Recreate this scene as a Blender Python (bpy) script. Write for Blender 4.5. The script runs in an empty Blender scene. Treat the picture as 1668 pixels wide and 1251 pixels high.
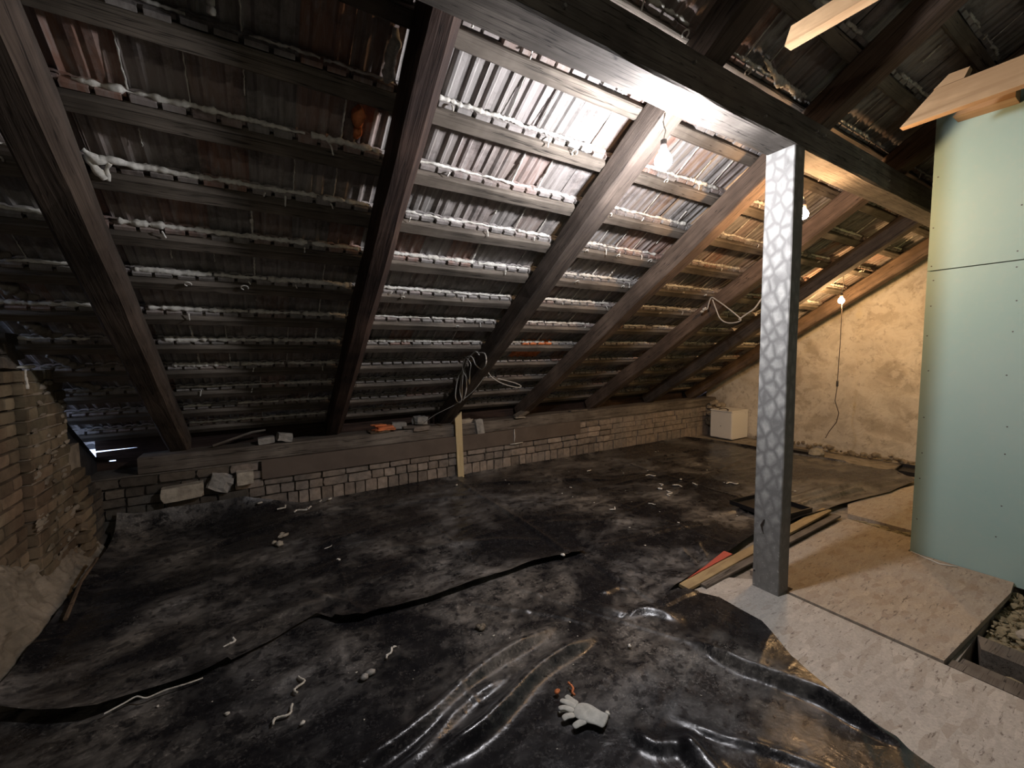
import bpy, bmesh, math, random
from mathutils import Vector, Matrix, noise
R = random.Random(7)
S = bpy.context.scene
C = S.collection

# ------------------------------------------------------------------ camera, world, exposure
cam = bpy.data.cameras.new('camera'); co = bpy.data.objects.new('camera', cam); C.objects.link(co)
cam.sensor_width = 36; cam.lens = 36 * 675.3 / 1668; cam.clip_start = 0.02
rt = Vector((0.854238, -0.519774, -0.010573)); dn = Vector((-0.047047, -0.057035, -0.997263)); fw = Vector((0.517749, 0.852398, -0.073176))
m = Matrix((rt, -dn, -fw)).transposed().to_4x4(); m.translation = Vector((0, 0, 1.55))
co.matrix_world = m; S.camera = co
W = bpy.data.worlds.new('world'); S.world = W; W.use_nodes = True
W.node_tree.nodes['Background'].inputs[0].default_value = (0.55, 0.68, 1.0, 1)
W.node_tree.nodes['Background'].inputs[1].default_value = 1.2
vs = S.view_settings
vs.view_transform = 'Standard'; vs.look = 'None'; vs.gamma = 1; vs.use_curve_mapping = False
vs.exposure = 1.5
BULB1 = (1.80, 1.46, 2.515); BULB2 = (3.34, 1.50, 2.51); BULB3 = (6.20, 2.32, 2.16)
E_BULB1, E_BULB2, E_BULB3, E_FILL = 490, 330, 480, 250

# ------------------------------------------------------------------ materials
class NT:
    def __init__(s, name):
        s.m = bpy.data.materials.new(name); s.m.use_nodes = True
        s.t = s.m.node_tree; s.b = s.t.nodes['Principled BSDF']; s.n = s.t.nodes
    def new(s, typ, **kw):
        n = s.n.new(typ)
        for k, v in kw.items():
            if k.startswith('i_'):
                n.inputs[int(k[2:]) if k[2:].isdigit() else k[2:].replace('_', ' ')].default_value = v
            else: setattr(n, k, v)
        return n
    def link(s, a, b): s.t.links.new(a, b)
    def coords(s, kind='Object', scale=(1, 1, 1), rot=(0, 0, 0)):
        t = s.new('ShaderNodeTexCoord'); mp = s.new('ShaderNodeMapping')
        mp.inputs['Scale'].default_value = scale; mp.inputs['Rotation'].default_value = rot
        if kind == 'World':
            g = s.new('ShaderNodeNewGeometry'); s.link(g.outputs['Position'], mp.inputs[0])
        else: s.link(t.outputs[kind], mp.inputs[0])
        return mp.outputs[0]
    def noise(s, vec, scale, detail=5, rough=.55, dist=0):
        n = s.new('ShaderNodeTexNoise'); n.inputs['Scale'].default_value = scale; n.inputs['Detail'].default_value = detail
        n.inputs['Roughness'].default_value = rough; n.inputs['Distortion'].default_value = dist
        if vec is not None: s.link(vec, n.inputs['Vector'])
        return n.outputs['Fac']
    def ramp(s, fac, stops):
        r = s.new('ShaderNodeValToRGB'); e = r.color_ramp.elements
        while len(e) < len(stops): e.new(0.5)
        for i, (p, c) in enumerate(stops):
            e[i].position = p; e[i].color = (*c, 1) if isinstance(c, (tuple, list)) else (c, c, c, 1)
        s.link(fac, r.inputs[0]); return r.outputs[0]
    def mix(s, fac, a, b, mode='MIX'):
        n = s.new('ShaderNodeMix', data_type='RGBA', blend_type=mode)
        for sock, v in ((n.inputs[0], fac), (n.inputs[6], a), (n.inputs[7], b)):
            if hasattr(v, 'links'): s.link(v, sock)
            elif isinstance(v, (int, float)): sock.default_value = v
            else: sock.default_value = (*v, 1)
        return n.outputs[2]
    def math(s, op, a, b=0):
        n = s.new('ShaderNodeMath', operation=op)
        for sock, v in ((n.inputs[0], a), (n.inputs[1], b)):
            if hasattr(v, 'links'): s.link(v, sock)
            else: sock.default_value = v
        return n.outputs[0]
    def bump(s, h, strength=.5, dist=.01):
        n = s.new('ShaderNodeBump'); n.inputs['Strength'].default_value = strength; n.inputs['Distance'].default_value = dist
        s.link(h, n.inputs['Height']); s.link(n.outputs[0], s.b.inputs['Normal'])
    def col(s, c):
        if hasattr(c, 'links'): s.link(c, s.b.inputs['Base Color'])
        else: s.b.inputs['Base Color'].default_value = (*c, 1)
    def rough(s, r):
        if hasattr(r, 'links'): s.link(r, s.b.inputs['Roughness'])
        else: s.b.inputs['Roughness'].default_value = r
    def spec(s, v): s.b.inputs['Specular IOR Level'].default_value = v

def lerp3(a, k): return tuple(x * k for x in a)

def wood(name, base, dark, stretch=(0.6, 9, 9), rough=.85, bump=.5, crack=True, spec=.25):
    n = NT(name); v = n.coords('Object', stretch)
    g = n.noise(v, 3.0, 8, .65, .6)
    c = n.ramp(g, [(.28, dark), (.5, base), (.72, lerp3(base, 1.35))])
    v2 = n.coords('Object', (1, 1, 1)); blot = n.noise(v2, 2.2, 4, .6)
    c = n.mix(n.ramp(blot, [(.38, 0.0), (.62, .75)]), c, lerp3(dark, 1.2))
    if crack:
        v3 = n.coords('Object', (stretch[0] * .35, stretch[1] * .9, stretch[2] * .9))
        k = n.noise(v3, 5, 3, .5, .3); kk = n.ramp(k, [(.485, 1.0), (.5, .15), (.515, 1.0)])
        c = n.mix(1.0, c, kk, 'MULTIPLY')
    n.col(c); n.rough(rough); n.spec(spec); n.bump(g, bump, .012)
    return n.m

def stone(name, c1, c2, scale=14, rough=.92, bump=.6, rnd=.0):
    n = NT(name); v = n.coords('World')
    g = n.noise(v, scale, 8, .65); g2 = n.noise(v, scale * .22, 3, .5)
    c = n.mix(n.ramp(g2, [(.35, 0.0), (.65, 1.0)]), c1, c2)
    c = n.mix(1.0, c, n.ramp(g, [(.25, .55), (.6, 1.15)]), 'MULTIPLY')
    if rnd:
        o = n.new('ShaderNodeObjectInfo')
        c = n.mix(1.0, c, n.ramp(o.outputs['Random'], [(0, 1 - rnd), (1, 1 + rnd)]), 'MULTIPLY')
    n.col(c); n.rough(rough); n.spec(.2); n.bump(g, bump, .01)
    return n.m

def tile_mat():
    n = NT('old_clay_tile'); v = n.coords('World')
    g = n.new('ShaderNodeNewGeometry')
    sep = n.new('ShaderNodeSeparateXYZ'); n.link(g.outputs['Position'], sep.inputs[0])
    cx = n.math('FLOOR', n.math('DIVIDE', n.math('ADD', sep.outputs[0], 4.0), .2)); cy = n.math('FLOOR', n.math('DIVIDE', sep.outputs[1], .292))
    comb = n.new('ShaderNodeCombineXYZ'); n.link(cx, comb.inputs[0]); n.link(cy, comb.inputs[1])
    wn = n.new('ShaderNodeTexWhiteNoise', noise_dimensions='2D'); n.link(comb.outputs[0], wn.inputs['Vector'])
    base = n.ramp(wn.outputs['Value'], [(0, (.22, .205, .19)), (.35, (.29, .27, .255)), (.6, (.25, .185, .155)), (.82, (.32, .30, .29)), (1, (.30, .17, .125))])
    vv = n.coords('World', (18, 3, 3)); st = n.noise(vv, 2.0, 7, .7, .5)
    c = n.mix(n.ramp(st, [(.42, 0.0), (.68, .7)]), base, (.42, .39, .37))
    bl = n.noise(v, 6, 6, .7); c = n.mix(n.ramp(bl, [(.52, 0.0), (.66, .6)]), c, (.08, .07, .065))
    n.col(c); n.rough(.9); n.spec(.2); n.bump(n.noise(v, 40, 5, .6), .4, .006)
    return n.m

def sheet_mat():
    n = NT('black_plastic_film'); v = n.coords('World')
    d1 = n.noise(v, 1.3, 5, .6, .4); vb = n.coords('World', (1, 1.5, 1), (0, 0, .35)); d2 = n.noise(vb, 4.0, 12, .72, .15)
    d3 = n.noise(v, 75, 5, .8); d4 = n.noise(v, 17, 6, .7)
    zone = n.ramp(d1, [(.44, .05), (.60, 1.0)])
    film = n.math('MULTIPLY', zone, n.ramp(d2, [(.40, .05), (.64, .9)]))
    grit = n.math('MULTIPLY', n.ramp(d3, [(.50, 0.0), (.64, 1.0)]), n.ramp(d4, [(.42, 0.0), (.6, 1.0)]))
    mk = n.math('MINIMUM', n.math('ADD', n.math('MULTIPLY', film, .66), n.math('MULTIPLY', grit, n.math('ADD', n.math('MULTIPLY', zone, .45), .15))), 1.0)
    spots = n.ramp(n.noise(v, 22, 3, .5), [(.36, .35), (.44, 1.0)]); mk = n.math('MULTIPLY', mk, spots)
    tint = n.mix(n.ramp(n.noise(v, .8, 3), [(.4, 0.0), (.6, 1.0)]), (.36, .325, .28), (.29, .285, .28))
    n.col(n.mix(mk, (.008, .008, .010), tint))
    r = n.ramp(n.math('ADD', mk, n.math('MULTIPLY', n.noise(v, 9, 5, .7), .40)), [(.12, .20), (.45, .42), (.85, .85)])
    n.rough(r); n.spec(.6)
    vw = n.coords('World', (1, 1, 1)); w1 = n.noise(vw, 30, 4, .6, 1.0); w2 = n.noise(vw, 8, 3, .5, 1.5)
    n.bump(n.math('ADD', n.math('MULTIPLY', w1, .25), w2), .40, .010)
    return n.m

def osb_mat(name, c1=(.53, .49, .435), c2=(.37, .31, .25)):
    n = NT(name); v = n.coords('World', (1, 1, 1), (0, 0, .5))
    vo = n.new('ShaderNodeTexVoronoi'); vo.inputs['Scale'].default_value = 1
    mp = n.coords('World', (11, 42, 20), (0, 0, -.55)); n.link(mp, vo.inputs['Vector'])
    c = n.ramp(vo.outputs['Color'], [(0, c2), (.35, lerp3(c1, .86)), (.8, c1), (1, lerp3(c1, 1.12))])
    vd = n.coords('World', (1.4, 6.5, 6), (0, 0, -.75)); dk = n.noise(vd, 11, 4, .6, .4)
    c = n.mix(n.ramp(dk, [(.60, 0.0), (.67, .8)]), c, (.085, .06, .045))
    du = n.noise(v, 2.0, 8, .7, .3); c = n.mix(n.ramp(du, [(.40, .10), (.68, .7)]), c, (.42, .39, .355))
    c = n.mix(1.0, c, n.ramp(n.noise(v, 90, 4, .8), [(.3, .78), (.65, 1.1)]), 'MULTIPLY')
    n.col(c); n.rough(.88); n.spec(.2); n.bump(n.noise(mp, 1.5, 4, .6), .25, .004)
    return n.m

def plaster_mat():
    n = NT('patchy_gable_plaster'); v = n.coords('World')
    a = n.noise(v, 1.6, 6, .6, .7); b = n.noise(v, 5, 8, .65, .4); c3 = n.noise(v, .9, 3, .5)
    c = n.ramp(a, [(.3, (.36, .31, .25)), (.46, (.50, .44, .36)), (.56, (.66, .60, .51)), (.70, (.42, .38, .32))])
    c = n.mix(n.ramp(b, [(.47, 0.0), (.55, .6)]), c, (.72, .67, .59))
    c = n.mix(n.ramp(n.noise(v, 12, 6, .7), [(.56, 0.0), (.66, .6)]), c, (.30, .25, .20))
    c = n.mix(n.ramp(c3, [(.5, 0.0), (.7, .4)]), c, (.36, .34, .32))
    n.col(c); n.rough(.95); n.spec(.1); n.bump(b, .7, .025)
    return n.m

def post_mat():
    n = NT('scaly_whitewashed_post')
    mp = n.coords('Object', (19, 19, 13), (.62, 0, 0)); wob = n.new('ShaderNodeMix', data_type='RGBA')
    wob.inputs[0].default_value = .22; n.link(mp, wob.inputs[6])
    nz = n.new('ShaderNodeTexNoise'); nz.inputs['Scale'].default_value = .9; n.link(mp, nz.inputs['Vector']); n.link(nz.outputs['Color'], wob.inputs[7])
    vo = n.new('ShaderNodeTexVoronoi', feature='DISTANCE_TO_EDGE'); vo.inputs['Scale'].default_value = 1.12; vo.inputs['Randomness'].default_value = .62
    n.link(wob.outputs[2], vo.inputs['Vector'])
    v = n.coords('Object'); tc = n.new('ShaderNodeTexCoord'); sep = n.new('ShaderNodeSeparateXYZ'); n.link(tc.outputs['Object'], sep.inputs[0])
    cell = n.ramp(vo.outputs['Distance'], [(.05, 0.0), (.34, 1.0)])
    cell = n.math('MULTIPLY', cell, n.ramp(n.noise(v, 13, 5, .6), [(.33, .35), (.6, 1.0)]))
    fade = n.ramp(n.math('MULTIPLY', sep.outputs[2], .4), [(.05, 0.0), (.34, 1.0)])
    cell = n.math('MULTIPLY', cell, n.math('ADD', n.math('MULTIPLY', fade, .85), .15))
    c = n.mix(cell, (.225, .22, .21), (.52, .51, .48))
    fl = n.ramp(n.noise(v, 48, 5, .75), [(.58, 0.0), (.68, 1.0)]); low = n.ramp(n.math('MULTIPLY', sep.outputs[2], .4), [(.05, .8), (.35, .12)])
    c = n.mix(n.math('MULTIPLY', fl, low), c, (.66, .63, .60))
    vs_ = n.coords('Object', (5, 5, .8)); streak = n.ramp(n.noise(vs_, 6, 4, .6), [(.62, 0.0), (.72, .5)])
    c = n.mix(streak, c, (.13, .12, .11))
    c = n.mix(n.ramp(n.math('ADD', sep.outputs[1], .5), [(.416, 1.0), (.422, 0.0)]), c, (.17, .15, .13))
    n.col(c); n.rough(.8); n.spec(.25); n.bump(n.math('ADD', vo.outputs['Distance'], n.noise(v, 48, 5, .75)), .35, .006)
    return n.m

def plain(name, c, rough=.6, spec=.4, var=.0, scale=12, metal=0):
    n = NT(name)
    if var:
        v = n.coords('World'); g = n.noise(v, scale, 5, .6)
        n.col(n.mix(n.ramp(g, [(.35, 0.0), (.65, 1.0)]), lerp3(c, 1 - var), lerp3(c, 1 + var)))
        n.bump(g, .2, .004)
    else:
        v = n.coords('World'); n.col(n.mix(n.math('MULTIPLY', n.noise(v, 20, 3), .2), c, lerp3(c, .7)))
    n.rough(rough); n.spec(spec); n.b.inputs['Metallic'].default_value = metal
    return n.m

def board_mat():
    n = NT('green_gypsum_board'); v = n.coords('World')
    g = n.noise(v, 1.3, 4, .5); sc = n.noise(n.coords('World', (1, 3, 9), (.5, 0, 0)), 7, 5, .7, .5)
    c = n.mix(n.ramp(g, [(.35, 0.0), (.7, 1.0)]), (.36, .53, .505), (.41, .56, .53))
    c = n.mix(n.ramp(sc, [(.68, 0.0), (.74, .4)]), c, (.20, .26, .25))
    c = n.mix(n.ramp(n.noise(v, 20, 6, .7), [(.5, 0.0), (.8, .3)]), c, (.50, .56, .50))
    n.col(c); n.rough(.75); n.spec(.25); return n.m

def emit(name, c, e):
    n = NT(name); n.col((.9, .9, .9)); n.b.inputs['Emission Color'].default_value = (*c, 1); n.b.inputs['Emission Strength'].default_value = e
    return n.m

M = dict(
    tile=tile_mat(), tile_red=stone('orange_clay', (.80, .26, .09), (.55, .19, .09), 20), sheet=sheet_mat(), osb=osb_mat('dusty_osb'),
    osb2=osb_mat('warm_shaded_osb', (.44, .36, .27), (.30, .21, .14)),  # browner copy of the OSB, warm lamplight and shade put into its colour
    plaster=plaster_mat(), post=post_mat(), board=board_mat(),
    raf=wood('sooty_rafter_wood', (.11, .085, .068), (.035, .027, .022)),
    raf_dark=wood('dark_rafter_wood', (.065, .04, .03), (.016, .010, .009)),  # darker, redder wood tone than the other rafters
    raf_warm=wood('brown_rafter_wood', (.17, .118, .085), (.055, .038, .028)),
    purlin=wood('grey_brown_purlin_wood', (.17, .15, .13), (.055, .047, .04)),
    batten=wood('grey_batten_wood', (.19, .16, .13), (.06, .05, .04), (.5, 7, 7)),
    plate=wood('dusty_plate_wood', (.19, .165, .14), (.07, .058, .048), (.5, 7, 7)),
    pale=wood('fresh_sawn_timber', (.50, .33, .18), (.30, .18, .09), (7, .6, 7), crack=False, bump=.2),
    slat=wood('pale_yellow_pine', (.62, .52, .32), (.48, .37, .20), (8, 8, .6), crack=False, bump=.15),
    floorslat=wood('yellowish_lath_wood', (.42, .32, .17), (.22, .15, .08), (.6, 8, 8), crack=False),
    trim=plain('brown_grey_painted_board', (.125, .098, .08), .75, .3, .16, 3),
    brick=stone('dusty_brick', (.30, .245, .20), (.23, .20, .175), 16, rnd=.3),
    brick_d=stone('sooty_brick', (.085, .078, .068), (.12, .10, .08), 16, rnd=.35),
    brick_c=stone('stack_brick', (.20, .18, .12), (.17, .12, .08), 7, rnd=.4),
    mortar=stone('grey_mortar', (.15, .135, .115), (.10, .09, .08), 20),
    mortar_l=stone('sandy_mortar', (.36, .31, .245), (.16, .135, .10), 11),
    soot=stone('sooty_masonry', (.03, .03, .032), (.045, .042, .04), 8), rear=stone('dusty_rear_boards', (.30, .27, .24), (.24, .215, .19), 6),
    pblock=stone('pale_block', (.45, .41, .34), (.36, .32, .26), 18),
    gblock=stone('grey_concrete_lump', (.33, .32, .30), (.24, .23, .21), 18),
    foam=stone('aged_white_foam', (.78, .76, .70), (.60, .57, .50), 30, bump=.4),
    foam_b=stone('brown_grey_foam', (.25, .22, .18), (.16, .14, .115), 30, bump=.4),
    ground=stone('dusty_subfloor', (.30, .27, .23), (.22, .19, .155), 12),
    rubble=stone('sandy_rubble', (.36, .31, .20), (.22, .19, .12), 22, bump=1),
    cable=plain('pale_grey_cable', (.42, .40, .36), .5), cable_b=plain('dark_cable', (.05, .035, .03), .5),
    white=plain('white_enamel_panel', (.86, .84, .80), .45, .4), black=plain('black_plastic', (.012, .011, .012), .45, .5),
    cork=plain('bakelite_holder', (.06, .05, .045), .4), screw=plain('grey_screw_head', (.10, .10, .10), .5),
    red=plain('red_plastic_strip', (.50, .10, .07), .5), glove=plain('chalky_grey_glove', (.52, .52, .48), .7, .3, .15, 40),
    paper=plain('white_paper', (.75, .75, .70), .8), stick=wood('brown_stick_wood', (.17, .12, .08), (.06, .04, .03), (5, .6, 5)),
    bulb1=emit('cool_white_bulb_glass', (.96, .95, 1.0), E_BULB1), bulb2=emit('warm_bulb_glass', (1, .60, .30), E_BULB2), fill_bulb=emit('fill_bulb_glass', (1, .93, .78), E_FILL), bulb3=emit('warm_bulb_glass_far', (1, .60, .27), E_BULB3))

# ------------------------------------------------------------------ mesh helpers
def link(name, me, mat, parent=None, smooth=False):
    if mat is not None and not me.materials: me.materials.append(mat)
    if smooth:
        for p in me.polygons: p.use_smooth = True
    o = bpy.data.objects.new(name, me); C.objects.link(o)
    if parent: o.parent = parent
    return o
def pym(name, V, F):
    me = bpy.data.meshes.new(name); me.from_pydata([tuple(v) for v in V], [], F); me.update(); return me
def tag(o, label=None, cat=None, group=None, kind=None):
    if label: o['label'] = label
    if cat: o['category'] = cat
    if group: o['group'] = group
    if kind: o['kind'] = kind
    return o
def empty(name, loc, rot=(0, 0, 0)):
    o = bpy.data.objects.new(name, None); o.location = loc; o.rotation_euler = rot; o.empty_display_size = .05; C.objects.link(o); return o

class MB:
    def __init__(s): s.V = []; s.F = []
    def add(s, V, F):
        b = len(s.V); s.V += [tuple(v) for v in V]; s.F += [tuple(i + b for i in f) for f in F]
    def box(s, a, b):
        x0, y0, z0 = a; x1, y1, z1 = b
        s.add([(x0, y0, z0), (x1, y0, z0), (x1, y1, z0), (x0, y1, z0), (x0, y0, z1), (x1, y0, z1), (x1, y1, z1), (x0, y1, z1)],
              [(0, 3, 2, 1), (4, 5, 6, 7), (0, 1, 5, 4), (1, 2, 6, 5), (2, 3, 7, 6), (3, 0, 4, 7)])
    def prism(s, poly, axis, a, b):  # poly in the two other axes
        n = len(poly)
        def P(u, v, w): return {'x': (w, u, v), 'y': (u, w, v), 'z': (u, v, w)}[axis]
        s.add([P(u, v, a) for u, v in poly] + [P(u, v, b) for u, v in poly],
              [tuple(range(n))[::-1], tuple(range(n, 2 * n))] + [(i, (i + 1) % n, (i + 1) % n + n, i + n) for i in range(n)])
    def tube(s, pts, r, sides=6, cap=True):
        pts = [Vector(p) for p in pts]; n = len(pts); rs = r if isinstance(r, (list, tuple)) else [r] * n
        up = Vector((0, 0, 1)); rings = []
        for i, p in enumerate(pts):
            d = (pts[min(i + 1, n - 1)] - pts[max(i - 1, 0)])
            if d.length < 1e-9: d = Vector((1, 0, 0))
            d.normalize(); a = d.cross(up if abs(d.z) < .9 else Vector((1, 0, 0))).normalized(); b = d.cross(a)
            rings += [p + (a * math.cos(2 * math.pi * k / sides) + b * math.sin(2 * math.pi * k / sides)) * rs[i] for k in range(sides)]
        F = [(i * sides + k, i * sides + (k + 1) % sides, (i + 1) * sides + (k + 1) % sides, (i + 1) * sides + k) for i in range(n - 1) for k in range(sides)]
        if cap: F += [tuple(range(sides))[::-1], tuple(range((n - 1) * sides, n * sides))]
        s.add(rings, F)
    def lump(s, c, r, seed=0, sub=1, amp=.35):
        bm = bmesh.new(); bmesh.ops.create_icosphere(bm, subdivisions=sub, radius=1)
        o = Vector((seed * 7.3, seed * 3.1, seed)); V = []
        for v in bm.verts:
            k = 1 + amp * noise.noise(v.co * 1.6 + o); V.append((c[0] + v.co.x * r[0] * k, c[1] + v.co.y * r[1] * k, c[2] + v.co.z * r[2] * k))
        F = [tuple(v.index for v in f.verts) for f in bm.faces]; bm.free(); s.add(V, F)
    def build(s, name, mat, parent=None, smooth=False): return link(name, pym(name, s.V, s.F), mat, parent, smooth)

def beam_mesh(L, w, h, seg=24, amp=.006, bev=.012, seed=0, waney=0.0):
    """timber lying along local x, cross-section w (y) by h (z), origin at the middle of the start's section"""
    prof = [(-w / 2 + bev, -h / 2), (w / 2 - bev - waney, -h / 2), (w / 2, -h / 2 + bev + waney), (w / 2, h / 2 - bev), (w / 2 - bev, h / 2), (-w / 2 + bev, h / 2), (-w / 2, h / 2 - bev), (-w / 2, -h / 2 + bev)]
    V = []; F = []; n = len(prof)
    for i in range(seg + 1):
        x = L * i / seg
        for j, (y, z) in enumerate(prof):
            q = Vector((x * 1.7 + seed * 11, j * 1.3, seed)); a = noise.noise(q) + .5 * noise.noise(q * 3.1); b = noise.noise(q + Vector((50, 9, 3))) + .5 * noise.noise(q * 2.7 + Vector((5, 0, 0)))
            V.append((x, y + a * amp, z + b * amp))
    for i in range(seg):
        for j in range(n): F.append((i * n + j, i * n + (j + 1) % n, (i + 1) * n + (j + 1) % n, (i + 1) * n + j))
    F += [tuple(range(n))[::-1], tuple(range(seg * n, (seg + 1) * n))]
    return pym('beam', V, F)
def place(o, p, xdir, zup=(0, 0, 1)):
    x = Vector(xdir).normalized(); z = Vector(zup); y = z.cross(x).normalized(); z = x.cross(y)
    mm = Matrix((x, y, z)).transposed().to_4x4(); mm.translation = Vector(p); o.matrix_world = mm; return o
def rough_box(sx, sy, sz, seed=0, amp=.08, cuts=2):
    bm = bmesh.new(); bmesh.ops.create_cube(bm, size=1)
    if cuts: bmesh.ops.subdivide_edges(bm, edges=bm.edges[:], cuts=cuts, use_grid_fill=True)
    for v in bm.verts:
        q = v.co * 2.3 + Vector((seed * 3.7, seed, seed * 1.9)); d = noise.noise_vector(q) * amp
        l = v.co.length; k = 1 - max(0, l - .62) * .28
        v.co = Vector(((v.co.x * k + d.x) * sx, (v.co.y * k + d.y) * sy, (v.co.z * k + d.z) * sz))
    me = bpy.data.meshes.new('block'); bm.to_mesh(me); bm.free(); return me

# ------------------------------------------------------------------ roof frame
T = .64; cS = 1 / math.sqrt(1 + T * T); sS = T * cS; Z0 = .76; YE = 4.75
def RP(x, s, n): return (x, YE - s * cS + n * sS, Z0 + s * sS + n * cS)
def sk(k): return 3.424 - .3467 * k
XL, XR = -1.3, 7.5
RIDGE_S = sk(-9) + .3
YR = RP(0, RIDGE_S, .24)[1]; ZR = RP(0, RIDGE_S, .24)[2]

# ------------------------------------------------------------------ setting: floor, walls
b = MB()
b.box((XL - .3, -5.5, -.2), (2.80, 5.3, -.012)); b.box((2.80, .53, -.2), (XR + .3, 5.3, -.012)); b.box((2.80, -5.5, -.3), (XR + .3, .53, -.17))
tag(b.build('floor', M['ground']), kind='structure')
def gable(name, x0, x1, mat):
    poly = [(5.25, -.3), (5.25, .55), (RP(0, 0, .1)[1] + .35, .62), (YR, ZR + .1), (2 * YR - 5.25, .6), (2 * YR - 5.25, -.3)]
    g = MB(); g.prism(poly, 'x', x0, x1); return tag(g.build(name, mat), kind='structure')
gable('wall_left', XL - .3, XL, M['soot'])
# right gable as a finely cut, uneven plastered face
def plaster_face():
    V = []; F = []; ny, nz = 90, 70; y0, y1 = 4.95, -3.0
    for i in range(ny + 1):
        y = y0 + (y1 - y0) * i / ny; top = Z0 + T * (YE - max(y, YR)) + .30
        for j in range(nz + 1):
            z = -.03 + (top + .03) * j / nz
            q = Vector((y * 1.7, z * 1.7, 3)); d = .022 * noise.noise(q) + .010 * noise.noise(q * 4)
            if z < .22: d += .05 * max(0, noise.noise(Vector((y * 6, z * 9, 1)))) * (1 - z / .22)
            V.append((XR - .03 - d, y, z))
    for i in range(ny):
        for j in range(nz):
            a = i * (nz + 1) + j; F.append((a, a + nz + 1, a + nz + 2, a + 1))
    return pym('plaster', V, F)
wr = gable('wall_right', XR, XR + .3, M['mortar'])
link('plaster_coat', plaster_face(), M['plaster'], wr, True)
b = MB()
for i in range(46):
    y = 3.9 - i * .058 + R.uniform(-.02, .02)
    if 1.1 < y < 3.9: b.lump((XR - .10 + R.uniform(-.05, .04), y, .02 + R.uniform(0, .06)), (R.uniform(.02, .05), R.uniform(.02, .06), R.uniform(.012, .045)), i)
tag(b.build('crumbled_mortar_heap', M['mortar_l']), 'crumbled plaster and mortar along the foot of the far beige wall', 'rubble', kind='stuff')
b = MB(); b.box((XL - .3, -5.6, -.2), (XR + .3, -5.4, 1.2)); tag(b.build('wall_front', M['rear']), kind='structure')

# ------------------------------------------------------------------ ceiling: tiles, battens, foam
ceil = MB()
ceil.add([(XL - .3, YR, ZR + .05), (XR + .3, YR, ZR + .05), (XR + .3, 2 * YR - 5.4, .5), (XL - .3, 2 * YR - 5.4, .5), (XL - .3, YR, ZR + .12), (XR + .3, YR, ZR + .12), (XR + .3, 2 * YR - 5.4, .57), (XL - .3, 2 * YR - 5.4, .57)],
         [(0, 1, 2, 3), (7, 6, 5, 4), (0, 4, 5, 1), (1, 5, 6, 2), (2, 6, 7, 3), (3, 7, 4, 0)])
ceiling = tag(ceil.build('ceiling', M['soot']), kind='structure')
cover = MB()
def rcov(x0, x1, s0, s1):
    V = [RP(x0, s0, .30), RP(x1, s0, .30), RP(x1, s1, .30), RP(x0, s1, .30), RP(x0, s0, .33), RP(x1, s0, .33), RP(x1, s1, .33), RP(x0, s1, .33)]
    cover.add(V, [(0, 1, 2, 3), (7, 6, 5, 4), (0, 4, 5, 1), (1, 5, 6, 2), (2, 6, 7, 3), (3, 7, 4, 0)])
rcov(XL - .3, XR + .3, -.28, RIDGE_S + .25); rcov(-.93, XR + .3, -.62, -.28); rcov(-1.6, -.93, -.62, -.335)
cover.build('leak_block_cover', M['soot'], ceiling)  # added unseen backing, stops daylight leaking between the tiles

def tile_geo(var=0):
    """inside of an interlocking tile: width .2 along x, head at s=0, tail at s=-.385; coordinates (x, s, n)"""
    prof = [(.0, .004), (.010, .018), (.034, .020), (.046, .003), (.060, 0), (.070, .014), (.098, .020), (.122, .015), (.132, 0), (.146, .002), (.157, .019), (.186, .021), (.203, .006)]
    if var == 1: prof = [(x, h * .8 + .002) for x, h in prof]
    if var == 2: prof = [(0, .003), (.02, .016), (.045, .019), (.062, .002), (.085, .0), (.098, .012), (.11, .0), (.137, .0), (.15, .017), (.18, .02), (.203, .004)]
    prof = [(x, h * .72) for x, h in prof]; V = []; n = len(prof)
    for s, dn_ in ((0, .232), (-.13, .241), (-.385, .262)):
        for x, h in prof: V.append((x, s, dn_ + h))
    for x, h in prof: V.append((x, 0, .232 + h + .014))
    F = [(i, i + 1, n + i + 1, n + i) for i in range(n - 1)] + [(n + i, n + i + 1, 2 * n + i + 1, 2 * n + i) for i in range(n - 1)] + [(i, 3 * n + i, 3 * n + i + 1, i + 1) for i in range(n - 1)]
    for x0, xw in ((.008, .082), (.108, .076)):  # nibs hooked behind the batten
        bb = MB(); bb.box((x0, -.026, .200), (x0 + xw, -.004, .236)); k = len(V); V += bb.V; F += [tuple(i + k for i in f) for f in bb.F]
    # head rim seen between the nibs
    bb = MB(); bb.box((.002, -.02, .222), (.198, -.002, .236)); k = len(V); V += bb.V; F += [tuple(i + k for i in f) for f in bb.F]
    return V, F
TG = [tile_geo(i) for i in range(3)]
def tile_mesh(i):
    V, F = TG[i]
    return pym('roof_tile', [(x, -s * cS + n * sS, s * sS + n * cS) for x, s, n in V], F)
TM = [tile_mesh(i) for i in range(3)]
for t_ in TM: t_.materials.append(M['tile'])
TMR = tile_mesh(0); TMR.materials.append(M['tile_red'])
rest = MB(); cand = []
campos = Vector((0, 0, 1.55))
for k in range(-9, 12):
    for i in range(-2, 44):
        x = -1.2 + .2 * i + .2
        if x < XL - .15 or x > XR: continue
        p = Vector(RP(x + .1, sk(k) + .17 - .3467, .24)); d = p - campos; f_ = d.dot(fw)
        u = d.dot(rt) / f_ * 675 if f_ > .1 else 9999; v = d.dot(dn) / f_ * 675 if f_ > .1 else 9999
        vis = f_ > .3 and abs(u) < 900 and abs(v) < 690
        nrm = Vector((0, sS, cS)); area = abs(d.normalized().dot(nrm)) / d.length_squared
        cand.append((area if vis else -1, k, i, x))
cand.sort(reverse=True)
red_spots = {(6, 17), (6, 18)}
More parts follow.
